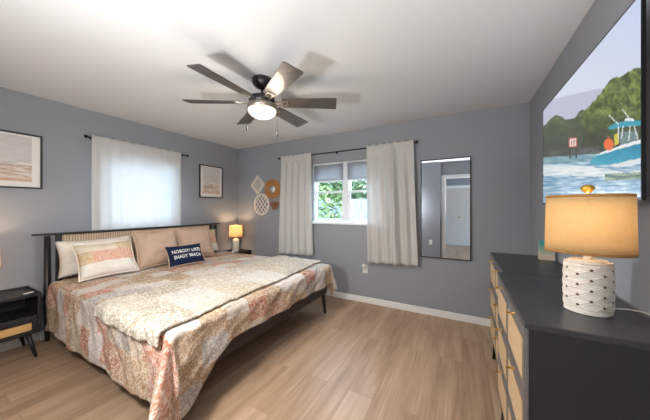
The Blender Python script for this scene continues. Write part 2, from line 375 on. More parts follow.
# ------------------------------------------------------------------ curtains and rods
def rod(name, lb, p0, p1, wall_dir, brackets):
    t = thing(name, lb, 'curtain rod', p0)
    p0 = Vector(p0); p1 = Vector(p1); d = p1-p0
    MB().tube([(0, 0, 0), d], .008, 12).build('rod', BLKMET, t, True)
    for e, s in ((Vector((0, 0, 0)), -1), (d, 1)):
        u = d.normalized()*s
        pr = [(0, 0), (.008, 0), (.013, .006), (.018, .018), (.016, .03), (.006, .036), (0, .037)]
        q = Vector((0, 0, 1)).rotation_difference(u).to_matrix()
        MB().lathe(pr, e, 16, R=q).build('finial', BLKMET, t, True)
    for f in brackets:
        b0 = d*f; wv = Vector(wall_dir)
        MB().tube([b0, b0+wv*(abs(wv[0])*.038+abs(wv[1])*.055)], .006, 8).tube([b0+wv*(abs(wv[0])*.036+abs(wv[1])*.052), b0+wv*(abs(wv[0])*.041+abs(wv[1])*.058)], .018, 14).build('bracket', BLKMET, t, True)
    return t
rod('curtain_rod', 'thin black curtain rod above the double window on the back wall', (-2.66, YB-.06, 2.148), (-.515, YB-.06, 2.148), (0, 1, 0), (.02, .48, .985))
rod('curtain_rod', 'short black curtain rod above the headboard wall window', (XL+.042, 1.165, 2.125), (XL+.042, 2.30, 2.125), (-1, 0, 0), (.03, .96))

def curtain(name, lb, fn, nu, nv, grp=None):
    t = MB().grid(fn, nu, nv).build(name, CURT, None, True, solid=.0015)
    tag(t, lb, 'curtain', grp); return t
def back_curtain(x0, x1, xb0, xb1, zb0, zb1, folds, seed, deep=None):
    def fn(u, v):
        xt = x0+(x1-x0)*u; xb = xb0+(xb1-xb0)*u; k = v**1.2
        x = xt+(xb-xt)*k
        zb = zb0+(zb1-zb0)*u
        z = 2.178-(2.178-zb)*v + (.006*math.sin(u*40+seed) if v < .02 else 0)
        am = .006+.017*min(1, v*2.2)
        s = math.sin(u*folds*2*PI+seed+.5*math.sin(v*2.5+seed))
        y = YB-.062-am*s-.006*noise.noise((u*9, v*5, seed))*(.3+v)
        if deep:
            for (du, ww, aa) in deep: y -= aa*math.exp(-((u-du-.02*math.sin(v*4))/ww)**2)*min(1, .35+v)
        if v < .045:   # rod pocket goes in front of the rod
            y = min(y, YB-.072)
        y = min(y, YB-.070) if (v < .08) else min(y, YB-.034)
        return (x, y, z)
    return fn
G = 'curtain panels at the back window'
curtain('curtain', 'white curtain panel left of the back window, beside the wicker wall hangings', back_curtain(-2.625, -2.04, -2.68, -2.0, .565, .585, 5, .3), 90, 50, G)
curtain('curtain', 'white curtain panel with deep central fold, right of the back window', back_curtain(-1.145, -.53, -1.125, -.475, .575, .60, 5, 1.9, [(.56, .05, .045), (.72, .04, -.02)]), 110, 50, G)
def lc(u, v):
    y = 1.19+(2.215-1.19)*u; z = 2.155-(2.155-.82)*v + (.005*math.sin(u*60) if v < .02 else 0)
    x = XL+.052+.005*math.sin(u*9*2*PI+.4*math.sin(v*4))*(.5+v)+.01*noise.noise((u*6, v*3, 4.2))
    if v < .08: x = max(x, XL+.056)
    return (x, y, z)
curtain('curtain', 'wide flat white curtain covering the window above the headboard', lc, 110, 40)

# ------------------------------------------------------------------ bed
BY0, BY1, BXH, BXF = .84, 2.76, -3.55, -1.52   # mattress extents
bed = thing('bed', 'king bed with black slatted cane headboard and dark wooden rails', 'bed', (-2.55, 1.79, 0))
def L_(x, y, z): return (x+2.55, y-1.79, z)
# headboard
for yy in (.835, 2.765):
    MB().tube([L_(-3.622, yy, 0), L_(-3.622, yy, .35), L_(-3.622, yy, 1.045)], [.017, .026, .021], 14).build('post', BLACK, bed, True)
hp = []
nn = 24
hb = MB()
def rail(u, v):
    y = .735+(2.86-.735)*u
    # rounded slim board with upswept ends
    a = 2*PI*v; ww = .024*(1-.55*abs(2*u-1)**8); hh = .013*(1-.5*abs(2*u-1)**8)
    return L_(-3.622+ww*math.copysign(abs(math.cos(a))**.6, math.cos(a)), y, 1.058+.006*(2*u-1)**4+hh*math.copysign(abs(math.sin(a))**.6, math.sin(a)))
hb.grid(rail, 40, 20)
hb.add([rail(0, k/20) for k in range(20)], [tuple(range(20))]); hb.add([rail(1, k/20) for k in range(20)], [tuple(range(20))])
hb.build('top_rail', BLACK, bed, True)
for y0, y1 in ((.90, .945), (2.655, 2.70)):
    MB().bx(-1.105, -1.068, y0-1.79, y1-1.79, .535, 1.046).build('upright', BLACK, bed, bevel=.005)
MB().bx(-1.105, -1.068, .86-1.79, 2.74-1.79, .50, .545).build('lower_rail', BLACK, bed, bevel=.005)
MB().bx(-1.092, -1.080, .945-1.79, 2.655-1.79, .545, 1.046).build('cane_panel', CANE, bed)
# rails and foot
MB().bx(-1.07, 1.02, .845-1.79, .875-1.79, .22, .37).build('side_rail', BROWN, bed, bevel=.004)
MB().bx(-1.07, 1.02, 2.725-1.79, 2.755-1.79, .22, .37).build('side_rail', BROWN, bed, bevel=.004)
MB().bx(1.02, 1.05, .835-1.79, 2.765-1.79, .25, .40).build('foot_rail', BROWN, bed, bevel=.004)
for yy in (.86, 2.74):
    MB().tube([L_(-1.525+.01, yy+(.015 if yy > 1 else -.015), 0), L_(-1.55, yy, .36)], [.016, .027], 14).build('leg', BLACK, bed, True)
MB().bx(-1.06, 1.02, .875-1.79, 2.725-1.79, .30, .36).build('slat_base', BROWN, bed)
# mattress
def rbox(x0, x1, y0, y1, z0, z1, r=.05):
    m = MB().bx(x0, x1, y0, y1, z0, z1); return m
o = rbox(BXH, BXF, BY0+.01, BY1-.01, .362, .585).build('mattress', MATT, None, bevel=.05, seg=4)
tag(o, 'thick white mattress under the patchwork quilt on the king bed', 'mattress')

TOPZ = .612
def drape(X0, X1, Y0, Y1, hf, hn, hfar, z_top, out, wr, seed, flare=.12, nfold=5, skew=None, rr=.04):
    """cloth lying on the bed top and hanging over foot (hf), near side (hn) and far side (hfar)"""
    def fn(a_, b_):
        xs = X0+(X1+hf-X0)*a_; ys = (Y0-hn)+(Y1+hfar-Y0+hn)*b_
        if skew: xs += skew(a_, b_)
        ax = max(0, xs-X1); by = max(0, Y0-ys); side = -1
        if ys > Y1: by = ys-Y1; side = 1
        L = math.hypot(ax, by)
        x = min(xs, X1); y = min(max(ys, Y0), Y1); z = z_top
        if L > 1e-6:
            nx, ny = ax/L, by/L
            arc = rr*PI/2
            if L < arc: t = L/rr; off = rr*math.sin(t); dz = rr*(1-math.cos(t))
            else: off = rr; dz = rr+L-arc
            corner = 2*min(nx, ny)
            ang = math.atan2(ny, nx)
            off += flare*(1 if side < 0 else .25)*corner*min(1, dz/.3)*(.75+.25*math.sin(ang*nfold*2))
            p = ys if nx > ny else xs
            off += dz*.05+ (.009*math.sin(p*7+seed)+.007*math.sin(p*19+seed*2))*min(1, dz/.2)*(1-corner)
            if ny > nx: off *= .7 if side > 0 else .8
            off = max(off, .012)
            x += nx*off; y += side*ny*off; z = z_top-dz
        n1 = noise.noise((xs*3+seed, ys*3, 0)); n2 = noise.noise((xs*9, ys*9, seed)); n3 = noise.noise(((xs+ys*.6)*14, (ys-xs*.6)*3.5, seed+3))
        n4 = noise.noise((xs*22, ys*22, seed+9)); n5 = noise.noise(((xs-ys*.4)*9, (ys+xs*.4)*24, seed+5))
        if L < 1e-6: z += wr*(1.0*n1+.5*n2+.6*abs(n3)+.28*n4+.35*abs(n5))
        else:
            z += wr*(n1*.5)*(1 if L < .1 else .3)
            q = wr*(.7*n2+.8*n3); x += q*(ax/L); y += side*q*(by/L)
        z += out
        return (x, y, max(z, .008))
    uvf = lambda a_, b_: (X0+(X1+hf-X0)*a_+(skew(a_, b_) if skew else 0), (Y0-hn)+(Y1+hfar-Y0+hn)*b_)
    return fn, uvf
def sq(a_, b_):
    ys = .375+2.75*b_
    t = max(0, min(1, (1.25-ys)/.40)); t = t*t*(3-2*t)
    return .27*t*max(0, (a_-.86)/.14)
fn, uvf = drape(-3.42, -1.49, .835, 2.765, .25, .46, .36, TOPZ, 0, .016, 2.0, skew=sq, flare=.20)
q = MB().grid(fn, 210, 260, uvf=uvf).build('quilt', QUILT, None, True, solid=.006)
tag(q, 'patchwork quilt in coral, beige and grey prints draped over the king bed', 'quilt')
def sk(a_, b_): return .12*(1-b_)*a_**2
fn, uvf = drape(-2.30, -1.47, .80, 2.79, -.13, .11, .10, TOPZ, .022, .016, 2.0, skew=sk, rr=.05)
q = MB().grid(fn, 90, 210, uvf=uvf).build('throw_blanket', THROW, None, True, solid=.016)
tag(q, 'cream quilted throw blanket spread across the foot of the bed', 'blanket')

# ------------------------------------------------------------------ pillows
def pillow(name, label, cat, m, w, h, t, loc, tilt, yaw=0, roll=0, flange=0, uv=False, pipe=None, group=None, edge=.92, seed=1):
    """w along local Y (across the bed), h up, t thick along X, leaning back against the headboard"""
    ro = thing(name, label, cat, loc, 0, group)
    R = Matrix.Rotation(yaw, 3, 'Z') @ Matrix.Rotation(-tilt, 3, 'Y') @ Matrix.Rotation(roll, 3, 'X')
    def surf(a, b, s):
        # a,b in -1..1
        k = (1-abs(a)**2.6)**.55*(1-abs(b)**2.6)**.55 if abs(a) < 1 and abs(b) < 1 else 0
        px = a*w/2*(1-(1-edge)*(1-b*b)); pz = b*h/2*(1-(1-edge)*(1-a*a))
        th = s*t/2*k + (.026*noise.noise((a*2.4+seed, b*2.4, s))+.010*noise.noise((a*6+b*2+seed, b*6-a*2, s)))*k*(t/.15)
        return Vector((th, px, pz+h/2))
    def fn(s):
        def g(u, v): return R @ surf(-1+2*u, -1+2*v, s)
        return g
    uvf = (lambda u, v: (u*w, v*h)) if uv else None
    b = MB().grid(fn(1), 30, 24, uvf=uvf).grid(fn(-1), 30, 24, uvf=uvf)
    b.build('cushion_body', m, ro, True)
    if flange or pipe:
        pts = []
        N = 24
        for k in range(N): pts.append((-1+2*k/N, -1))
        for k in range(N): pts.append((1, -1+2*k/N))
        for k in range(N): pts.append((1-2*k/N, 1))
        for k in range(N): pts.append((-1, 1-2*k/N))
        pts.append(pts[0])
        P_ = [R @ (surf(a, c, 1)+Vector((0, a*flange*.5, c*flange*.5))) for a, c in pts]
        MB().tube(P_, .009 if cat == 'cushion' else .006, 8, cap=False).build('piping', pipe or m, ro, True)
    return ro, R, surf
Zt = TOPZ+.026
rd = math.radians
pillow('pillow', 'white sleeping pillow propped behind the patchwork sham', 'pillow', CREAM, .66, .37, .15, (-3.43, 1.19, Zt), rd(16), seed=3)
pillow('pillow', 'pale pillow mostly hidden behind the far beige cushion, beside the bedside lamp', 'pillow', SHAMM, .62, .36, .14, (-3.43, 2.38, Zt), rd(14), seed=9, uv=True)
pillow('pillow', 'patchwork pillow sham with a coral band, nearest the left nightstand', 'pillow', SHAMM, .49, .37, .17, (-3.15, 1.18, Zt), rd(30), seed=5, uv=True, flange=.01, pipe=CREAM)
pillow('cushion', 'large square beige cushion with fringed piping, left of the two', 'cushion', TAN, .48, .44, .17, (-3.17, 1.675, Zt), rd(20), seed=6, flange=.01, pipe=TANP, group='square beige cushions')
pillow('cushion', 'large square beige cushion, right of the two, behind the navy pillow', 'cushion', TAN, .50, .43, .17, (-3.22, 2.19, Zt), rd(18), seed=8, flange=.01, pipe=TANP, group='square beige cushions')
nv, R, surf = pillow('pillow', 'small navy lumbar pillow with white lettering NOBODY LIKES SHADY BEACH', 'pillow', NAVY, .43, .26, .11, (-2.93, 1.86, Zt), rd(30), yaw=rd(-6), roll=rd(0), seed=2, flange=.008, pipe=TANP)
def lettering(txt, size, cz, w, h):
    cu = bpy.data.curves.new('t', 'FONT'); cu.body = txt; cu.size = size; cu.align_x = 'CENTER'; cu.space_character = 1.05; cu.offset = .0008
    cu.resolution_u = 3
    to = bpy.data.objects.new('t', cu); C.objects.link(to); bpy.context.view_layer.update()
    me = bpy.data.meshes.new_from_object(to.evaluated_get(bpy.context.evaluated_depsgraph_get()))
    bpy.data.objects.remove(to)
    bm = bmesh.new(); bm.from_mesh(me)
    bmesh.ops.triangulate(bm, faces=bm.faces)
    bmesh.ops.subdivide_edges(bm, edges=bm.edges, cuts=1)
    for v in bm.verts:
        a = v.co.x*.80/(w/2); c = (v.co.y+cz)/(h/2)
        a = max(-.97, min(.97, a)); p = surf(a, c, 1)+Vector((.0035, 0, 0)); v.co = R @ p
    bm.to_mesh(me); bm.free(); me.name = 'lettering'
    return me
for txt, cz in (('NOBODY LIKES', .014), ('SHADY BEACH', -.058)):
    me = lettering(txt, .062, cz, .43, .26); me.materials.append(LETTER)
    o = bpy.data.objects.new('lettering', me); C.objects.link(o); o.parent = nv; o['label'] = 'white block letters reading '+txt

# ------------------------------------------------------------------ nightstands
def nightstand(lb, loc):
    t = thing('nightstand', lb, 'nightstand', loc, 0, 'black nightstands beside the bed')
    D, Wd = .39, .42
    hx, hy = D/2, Wd/2
    c = MB().bx(-hx, hx, -hy, -hy+.018, .22, .545).bx(-hx, hx, hy-.018, hy, .22, .545).bx(-hx, hx, -hy+.018, hy-.018, .22, .236)
    c.bx(-hx, hx-.004, -hy+.018, hy-.018, .362, .376).bx(-hx, -hx+.01, -hy+.018, hy-.018, .236, .545)
    c.build('cabinet_body', BLACK, t, bevel=.002)
    tp = MB().bx(-hx, hx+.005, -hy-.004, hy+.004, .545, .558)
    tp.bx(-hx, hx+.005, -hy-.004, -hy+.008, .558, .572).bx(-hx, hx+.005, hy-.008, hy+.004, .558, .572).bx(-hx, -hx+.012, -hy+.008, hy-.008, .558, .572).bx(hx-.007, hx+.005, -hy+.008, hy-.008, .558, .572)
    tp.build('tray_top', BLACK, t, bevel=.003)
    d = MB().bx(hx-.018, hx+.002, -hy+.02, hy-.02, .24, .36).build('drawer', BLACK, t, bevel=.003)
    MB().bx(hx+.002, hx+.005, -hy+.055, hy-.055, .256, .318).build('cane_inlay', CANEN, d)
    MB().tube([(hx+.002, 0, .338), (hx+.02, 0, .338)], [.006, .006], 10).tube([(hx+.02, -.03, .338), (hx+.02, .03, .338)], .005, 10).build('drawer_pull', BLKMET, d, True)
    for sx in (-1, 1):
        for sy in (-1, 1):
            MB().tube([(sx*(hx-.012), sy*(hy-.025), 0), (sx*(hx-.05), sy*(hy-.07), .221)], [.011, .019], 12).build('leg', BLACK, t, True)
    return t
ns = nightstand('black tray-top nightstand with golden cane drawer at the left edge', (-3.505, .515, 0))
n2 = copy_tree(ns); n2.location = (-3.505, 3.065, 0); n2['label'] = 'black nightstand in the far corner beyond the bed'

def table_lamp(lb, loc):
    t = thing('table_lamp', lb, 'lamp', loc, 0, 'small bedside lamps')
    pr = [(0, 0), (.052, 0), (.055, .006), (.058, .02)]
    for i in range(10):
        z = .025+i*.018; pr += [(.0595, z), (.056, z+.009)]
    pr += [(.054, .208), (.04, .222), (.018, .228), (.018, .235), (0, .235)]
    MB().lathe(pr, n=28).build('lamp_base', CERAM, t, True)
    MB().tube([(0, 0, .23), (0, 0, .475)], .005, 8).lathe([(0, .475), (.012, .478), (.014, .488), (.006, .496), (0, .498)], n=14).build('finial', BRASS, t, True)
    sh = MB().grid(lambda u, v: ((.113-.006*v)*math.cos(2*PI*u), (.113-.006*v)*math.sin(2*PI*u), .262+.198*v), 40, 6)
    s = sh.build('lamp_shade', LINEN2, t, True, solid=.0015)
    MB().lathe([(.004, .0), (.03, .01), (.032, .03), (.02, .055), (0, .06)], (0, 0, .31), 16).build('bulb', mat('warm_bulb', (255, 240, 210), .4, emit=(255, 190, 110), estr=3), t, True)
    return t
def lampz(): return .559
tl = table_lamp('small table lamp with lit cream shade, cut off by the left edge', (-3.51, .42, .559))
t2 = copy_tree(tl); t2.location = (-3.50, 3.09, .559); t2['label'] = 'small lit table lamp with ribbed white base in the far corner'
for p in ((-3.51, .42), (-3.50, 3.09)):
    light('bedside_bulb', 'POINT', (p[0], p[1], .559+.40), 4.4, (1, .72, .46), .03)
# items on the nightstands
b = MB().prism([(-.035, -.055), (.035, -.055), (.035, .055), (-.035, .055)], 0, .010)
ph = thing('remote_control', 'small dark remote with pale keypad on the left nightstand', 'remote control', (-3.36, .665, .559), rd(20))
MB().bx(-.022, .022, -.045, .045, 0, .014).build('casing', BLKMET, ph, bevel=.005)
MB().bx(-.016, .016, -.036, .030, .014, .0155).build('keypad', WHITEPL, ph, bevel=.0006)
cj = thing('candle_jar', 'small white jar standing beside the far corner lamp', 'jar', (-3.38, 2.92, .559))
MB().lathe([(0, 0), (.02, 0), (.022, .004), (.022, .04), (.018, .044), (0, .044)], n=20).build('jar_body', WHITEPL, cj, True)

# ------------------------------------------------------------------ dressers
def dresser(lb, loc):
    t = thing('dresser', lb, 'dresser', loc, 0, 'pair of matching black dressers')
    fx, bxk, hy = -.195, .195, .395
    c = MB().bx(fx+.004, bxk, -hy+.003, -hy+.022, .20, .908).bx(fx+.004, bxk, hy-.022, hy-.003, .20, .908).bx(fx+.02, bxk, -hy+.022, hy-.022, .20, .216)
    c.bx(bxk-.01, bxk, -hy+.022, hy-.022, .216, .908).bx(fx+.03, bxk-.01, -.009, .009, .216, .908)
    c.build('carcass', DRESS, t, bevel=.0015)
    MB().bx(fx, fx+.006, -hy, -hy+.022, .20, .908).build('face_edge', EDGE, t)
    MB().bx(fx, fx+.006, hy-.022, hy, .20, .908).build('face_edge', EDGE, t)
    MB().bx(fx-.004, bxk+.004, -hy, hy, .908, .93).build('top', DTOP, t, bevel=.003)
    for col in (-1, 1):
        for r in range(3):
            z1 = .902-r*.232; z0 = z1-.226
            y0, y1 = (-hy+.024, -.003) if col < 0 else (.003, hy-.024)
            d = MB().bx(fx-.002, fx+.016, y0, y1, z0, z1).build('drawer', EDGE, t, bevel=.002)
            MB().bx(fx-.004, fx-.0018, y0+.030, y1-.030, z0+.028, z1-.052).build('cane_inlay', CANEP, d)
            ym = (y0+y1)/2; zm = z1-.018
            R = Matrix.Rotation(-PI/2, 3, 'Y')
            MB().lathe([(0, 0), (.009, 0), (.009, .002), (.004, .003), (.0035, .018), (.006, .022), (.0075, .027), (.006, .031), (0, .032)], (fx-.002, ym, zm), 14, R=R).build('knob', BRASS, d, True)
    for sx in (-1, 1):
        for sy in (-1, 1):
            MB().tube([(sx*.175, sy*.355, 0), (sx*.155, sy*.33, .201)], [.012, .021], 12).build('leg', BLKMET, t, True)
    return t
d1 = dresser('black dresser with cane drawer fronts, nearer of the pair, under the big lamp', (.390, 1.482, 0))
d2 = copy_tree(d1); d2.location = (.419, 2.274, 0); d2['label'] = 'black dresser with cane drawer fronts, farther of the pair, toward the corner'

# ------------------------------------------------------------------ big lamp on the dresser
LX, LY, LZ = .42, 1.315, .931
bl = thing('table_lamp', 'large table lamp with pierced white diamond-pattern base and linen shade on the dresser', 'lamp', (LX, LY, LZ), rd(-8))
def lens(q, a, b, e=1.35):
    # pointed oval outline
    c, s = math.cos(q), math.sin(q)
    return a*math.copysign(abs(c)**1.0, c), b*math.copysign(abs(s)**e, s)
A, B = .068, .056
NH = 192; NV = 108; z0b, z1b = .014, .185
def base(u, v):
    q = 2*PI*u; x, y = lens(q, A, B); z = z0b+(z1b-z0b)*v
    per = u*12; h = (z-z0b)/(z1b-z0b)*9
    f1 = abs(((per+h) % 2)-1); f2 = abs(((per-h) % 2)-1)
    ridge = max(math.exp(-((f1)/.16)**2), math.exp(-((f2)/.16)**2), .6*math.exp(-((f1-.45)/.1)**2), .6*math.exp(-((f2-.45)/.1)**2))
    k = 1+.045*(ridge-.5)
    bul = 1+.03*math.sin(PI*v)
    if v < .02 or v > .98: k = .97
    return (x*k*bul, y*k*bul, z)
b = MB().grid(base, NH, NV)
# uncut holes: their inner shade painted as dark spots at the diamond centres
for idx, f in enumerate(b.f):
    i, j = divmod(idx, NV); u = (i+.5)/NH; v = (j+.5)/NV; per = u*12; h = v*9
    # diamond centres: per+h odd and per-h odd
    cu = (per-math.floor(per)); ch = (h-math.floor(h))
    for (cp, chh) in ((math.floor(per)+a, math.floor(h)+c) for a in (0, 1) for c in (0, 1)):
        if (cp+chh) % 2 == 1 and chh in range(1, 9):
            if ((per-cp)/.13)**2+((h-chh)/.22)**2 < 1: b.m[idx] = 1
b.build('lamp_base', [CERAM, CERAMD], bl, True)
def ovp(k, a, b_, z, n=64): return [lens(2*PI*i/n, a, b_) for i in range(n)]
MB().prism(ovp(0, A*.99, B*.99, 0), 0, .014).build('plinth', CERAM, bl, bevel=.002)
MB().prism(ovp(0, A*.98, B*.98, 0), .185, .192).prism(ovp(0, A*.8, B*.8, 0), .192, .199).tube([(0, 0, .199), (0, 0, .222)], .012, 14).build('shoulder', CERAM, bl, bevel=.002)
MB().tube([(0, 0, .22), (0, 0, .452)], .004, 8).lathe([(0, .45), (.010, .452), (.012, .457), (.019, .464), (.021, .472), (.015, .480), (.004, .484), (0, .485)], n=20).build('finial', BRASS, bl, True)
SA, SB = .123, .092; s0, s1 = .226, .440
def shade(u, v):
    x, y = lens(2*PI*u, SA, SB, 1.2); k = 1.0-.03*v
    return (x*k, y*k, s0+(s1-s0)*v)
MB().grid(shade, 80, 6).build('lamp_shade', LINEN, bl, True, solid=.002)
TRIMG = fabric_translucent('gold_trim', (190, 140, 84), .25, .3, 300)
for z in (s0, s1):
    tr = MB()
    k = 1.006 if z == s0 else .976
    pts = [(lens(2*PI*i/80, SA, SB, 1.2)[0]*k, lens(2*PI*i/80, SA, SB, 1.2)[1]*k) for i in range(80)]
    zz = z-.003 if z == s0 else z-.006
    tr.grid(lambda u, v, pts=pts, zz=zz: (pts[int(round(u*80)) % 80][0], pts[int(round(u*80)) % 80][1], zz+.010*v), 80, 1)
    tr.build('shade_trim', TRIMG, bl, True, solid=.0015)
MB().lathe([(.004, 0), (.028, .012), (.030, .035), (.02, .06), (0, .066)], (0, 0, .25), 16).build('bulb', mat('warm_bulb_large', (255, 240, 210), .4, emit=(255, 196, 120), estr=3), bl, True)
light('dresser_lamp_bulb', 'POINT', (LX, LY, LZ+.355), 1.1, (1, .86, .70), .03)
cd = MB().tube([(LX+.066, LY+.035, .936), (.515, 1.385, .935), (.555, 1.400, .935), (.595, 1.392, .935), (.605, 1.37, .934)], .0022, 8).build('lamp_cord', WHITEPL, None, True)
tag(cd, 'thin white lamp cord running over the black dresser top to the wall', 'cord')
bb = thing('decor_block', 'small teal and sand coloured beach decor block behind the dresser lamp', 'decoration', (.562, 2.475, .931))
m = bpy.data.materials.new('teal_to_sand_paint'); m.use_nodes = True; n = m.node_tree.nodes; Lk = m.node_tree.links
tc = n.new('ShaderNodeTexCoord'); sp = n.new('ShaderNodeSeparateXYZ'); Lk.new(tc.outputs['Object'], sp.inputs[0]); r = n.new('ShaderNodeValToRGB')
mr = n.new('ShaderNodeMath'); mr.operation = 'DIVIDE'; mr.inputs[1].default_value = .145; Lk.new(sp.outputs['Z'], mr.inputs[0]); Lk.new(mr.outputs[0], r.inputs[0])
e = r.color_ramp.elements; e[0].color = lin((206, 190, 168)); e[0].position = .25; e[1].color = lin((60, 150, 150)); e[1].position = .9; k = e.new(.5); k.color = lin((150, 176, 150))
Lk.new(r.outputs[0], n['Principled BSDF'].inputs['Base Color']); n['Principled BSDF'].inputs['Roughness'].default_value = .3
MB().bx(-.042, .045, -.028, .028, 0, .145).build('painted_block', m, bb, bevel=.003)

# ------------------------------------------------------------------ pictures
def paint_panel(name, fn, nx, ny, P00, PU, PV, m, parent):
    """flat panel whose printed picture is a colour per vertex"""
    P00, PU, PV = Vector(P00), Vector(PU), Vector(PV)
    me = bpy.data.meshes.new(name)
    vs = [P00+PU*(i/nx)+PV*(j/ny) for i in range(nx+1) for j in range(ny+1)]
    fs = [(i*(ny+1)+j, (i+1)*(ny+1)+j, (i+1)*(ny+1)+j+1, i*(ny+1)+j+1) for i in range(nx) for j in range(ny)]
    me.from_pydata(vs, [], fs); me.materials.append(m)
    ca = me.color_attributes.new('picture', 'FLOAT_COLOR', 'POINT')
    for i in range(nx+1):
        for j in range(ny+1): ca.data[i*(ny+1)+j].color = lin(fn(i/nx, j/ny))
    o = bpy.data.objects.new(name, me); C.objects.link(o); o.parent = parent; return o
PRINT = vcol_mat('printed_paper', 0, .7)
def mixc(a, b, t): t = max(0, min(1, t)); return tuple(x+(y-x)*t for x, y in zip(a, b))
def beach(seed):
    def f(u, v):
        n = noise.fractal((u*6+seed, v*16, seed), 1, 2, 4)
        c = mixc((206, 202, 200), (196, 190, 188), .5+n*.6)
        if v < .42: c = mixc((190, 184, 178), (222, 218, 214), .5+n*1.4)
        if v < .36: c = mixc((182, 158, 142), (214, 204, 196), .5+n*1.8)
        if v < .20: c = mixc((214, 208, 202), (188, 164, 148), .35+n*1.6)
        if v < .08: c = mixc((206, 186, 172), (196, 156, 132), .5+n)
        return c
    return f
MATBOARD = mat('white_mat_board', (226, 222, 218), .8)
def framed(lb, y0, y1, z0, z1, seed, my, mz0, mz1):
    t = thing('framed_picture', lb, 'picture', (XL+.001, (y0+y1)/2, z0), 0, 'framed beach prints on the headboard wall')
    w = (y1-y0)/2; h = z1-z0; ft = .014
    f = MB().bx(0, .022, -w, -w+ft, 0, h).bx(0, .022, w-ft, w, 0, h).bx(0, .022, -w+ft, w-ft, 0, ft).bx(0, .022, -w+ft, w-ft, h-ft, h)
    f.build('frame', BLACK, t, bevel=.0015)
    MB().bx(0, .010, -w+ft, w-ft, ft, h-ft).build('mat_board', MATBOARD, t)
    paint_panel('print', beach(seed), 90, 90, (.0108, -w+my, mz0), (0, 2*(w-my), 0), (0, 0, h-mz0-mz1), PRINT, t)
framed('large black framed beach print at the left edge of the photo', .02+.04, .823, 1.515, 2.045, 3.1, .07, .065, .03)
framed('smaller black framed beach print between curtain and corner', 2.538, 2.977, 1.497, 2.034, 7.7, .055, .07, .03)

# ------------------------------------------------------------------ television
SXp = .560; ty0, ty1, tz0, tz1 = 1.316, 2.548, 1.352, 2.095
tv = thing('television', 'wall-mounted television showing a teal boat on the water', 'television', (SXp, (ty0+ty1)/2, tz0))
yw = (ty1-ty0)/2; th = tz1-tz0
MB().bx(.0006, .010, -yw, yw, 0, th).build('screen_panel', BLKMET, tv, bevel=.0008)
bz = MB().bx(-.001, .0006, -yw, -yw+.006, 0, th).bx(-.001, .0006, yw-.006, yw, 0, th).bx(-.001, .0006, -yw+.006, yw-.006, 0, .012).bx(-.001, .0006, -yw+.006, yw-.006, th-.006, th)
bz.build('bezel', BLKMET, tv)
hs = MB().prism([(.010, .01), (.048, .02), (.052, .34), (.022, .50), (.010, .56)], -yw+.012, yw-.012, axis='y')
hs.build('back_housing', mat('tv_back_plastic', (44, 38, 36), .5, bump=.1), tv, bevel=.004)
MB().bx(.050, .0655, -.15, .15, .12, .32).build('wall_mount', BLKMET, tv)
cA, sA = math.cos(rd(28.84)), math.sin(rd(28.84))
def inpoly(x, y, p):
    r = False; n = len(p); j = n-1
    for i in range(n):
        if (p[i][1] > y) != (p[j][1] > y) and x < (p[j][0]-p[i][0])*(y-p[i][1])/(p[j][1]-p[i][1])+p[i][0]: r = not r
        j = i
    return r
def seg(x, y, a, b):
    dx, dy = b[0]-a[0], b[1]-a[1]; t = max(0, min(1, ((x-a[0])*dx+(y-a[1])*dy)/(dx*dx+dy*dy)))
    return math.hypot(x-a[0]-t*dx, y-a[1]-t*dy)
def ip(pts, x):
    for (a, b) in zip(pts, pts[1:]):
        if a[0] <= x <= b[0]: return a[1]+(b[1]-a[1])*(x-a[0])/(b[0]-a[0])
    return pts[0][1] if x < pts[0][0] else pts[-1][1]
# picture drawn on its own chart: s runs 540..645 across the screen (perspective-spaced), t is a height line
TREE = [(540, 126), (546, 124), (550, 119), (553, 117), (557, 115), (560, 116), (566, 119), (574, 119), (579, 112), (587, 109), (595, 100), (603, 90), (611, 79), (621, 76), (635, 69), (645, 66)]
def k(x, y): return (540+x/3.82, 90+y/3.82)
HULL = [k(*p) for p in ((190, 278), (205, 258), (240, 240), (300, 222), (400, 194), (400, 258), (330, 272), (270, 287), (205, 287))]
GUN = [k(*p) for p in ((215, 250), (240, 236), (300, 216), (345, 200), (400, 186), (400, 199), (300, 226), (240, 245))]
BOT = [k(*p) for p in ((262, 288), (330, 272), (400, 256), (400, 275), (345, 292), (290, 296))]
CAN = [k(*p) for p in ((260, 142), (290, 126), (330, 118), (400, 116), (400, 134), (330, 140), (265, 152))]
RAD = [k(*p) for p in ((322, 118), (328, 108), (356, 108), (362, 118))]
CONS = [k(*p) for p in ((305, 160), (375, 158), (375, 195), (305, 212))]
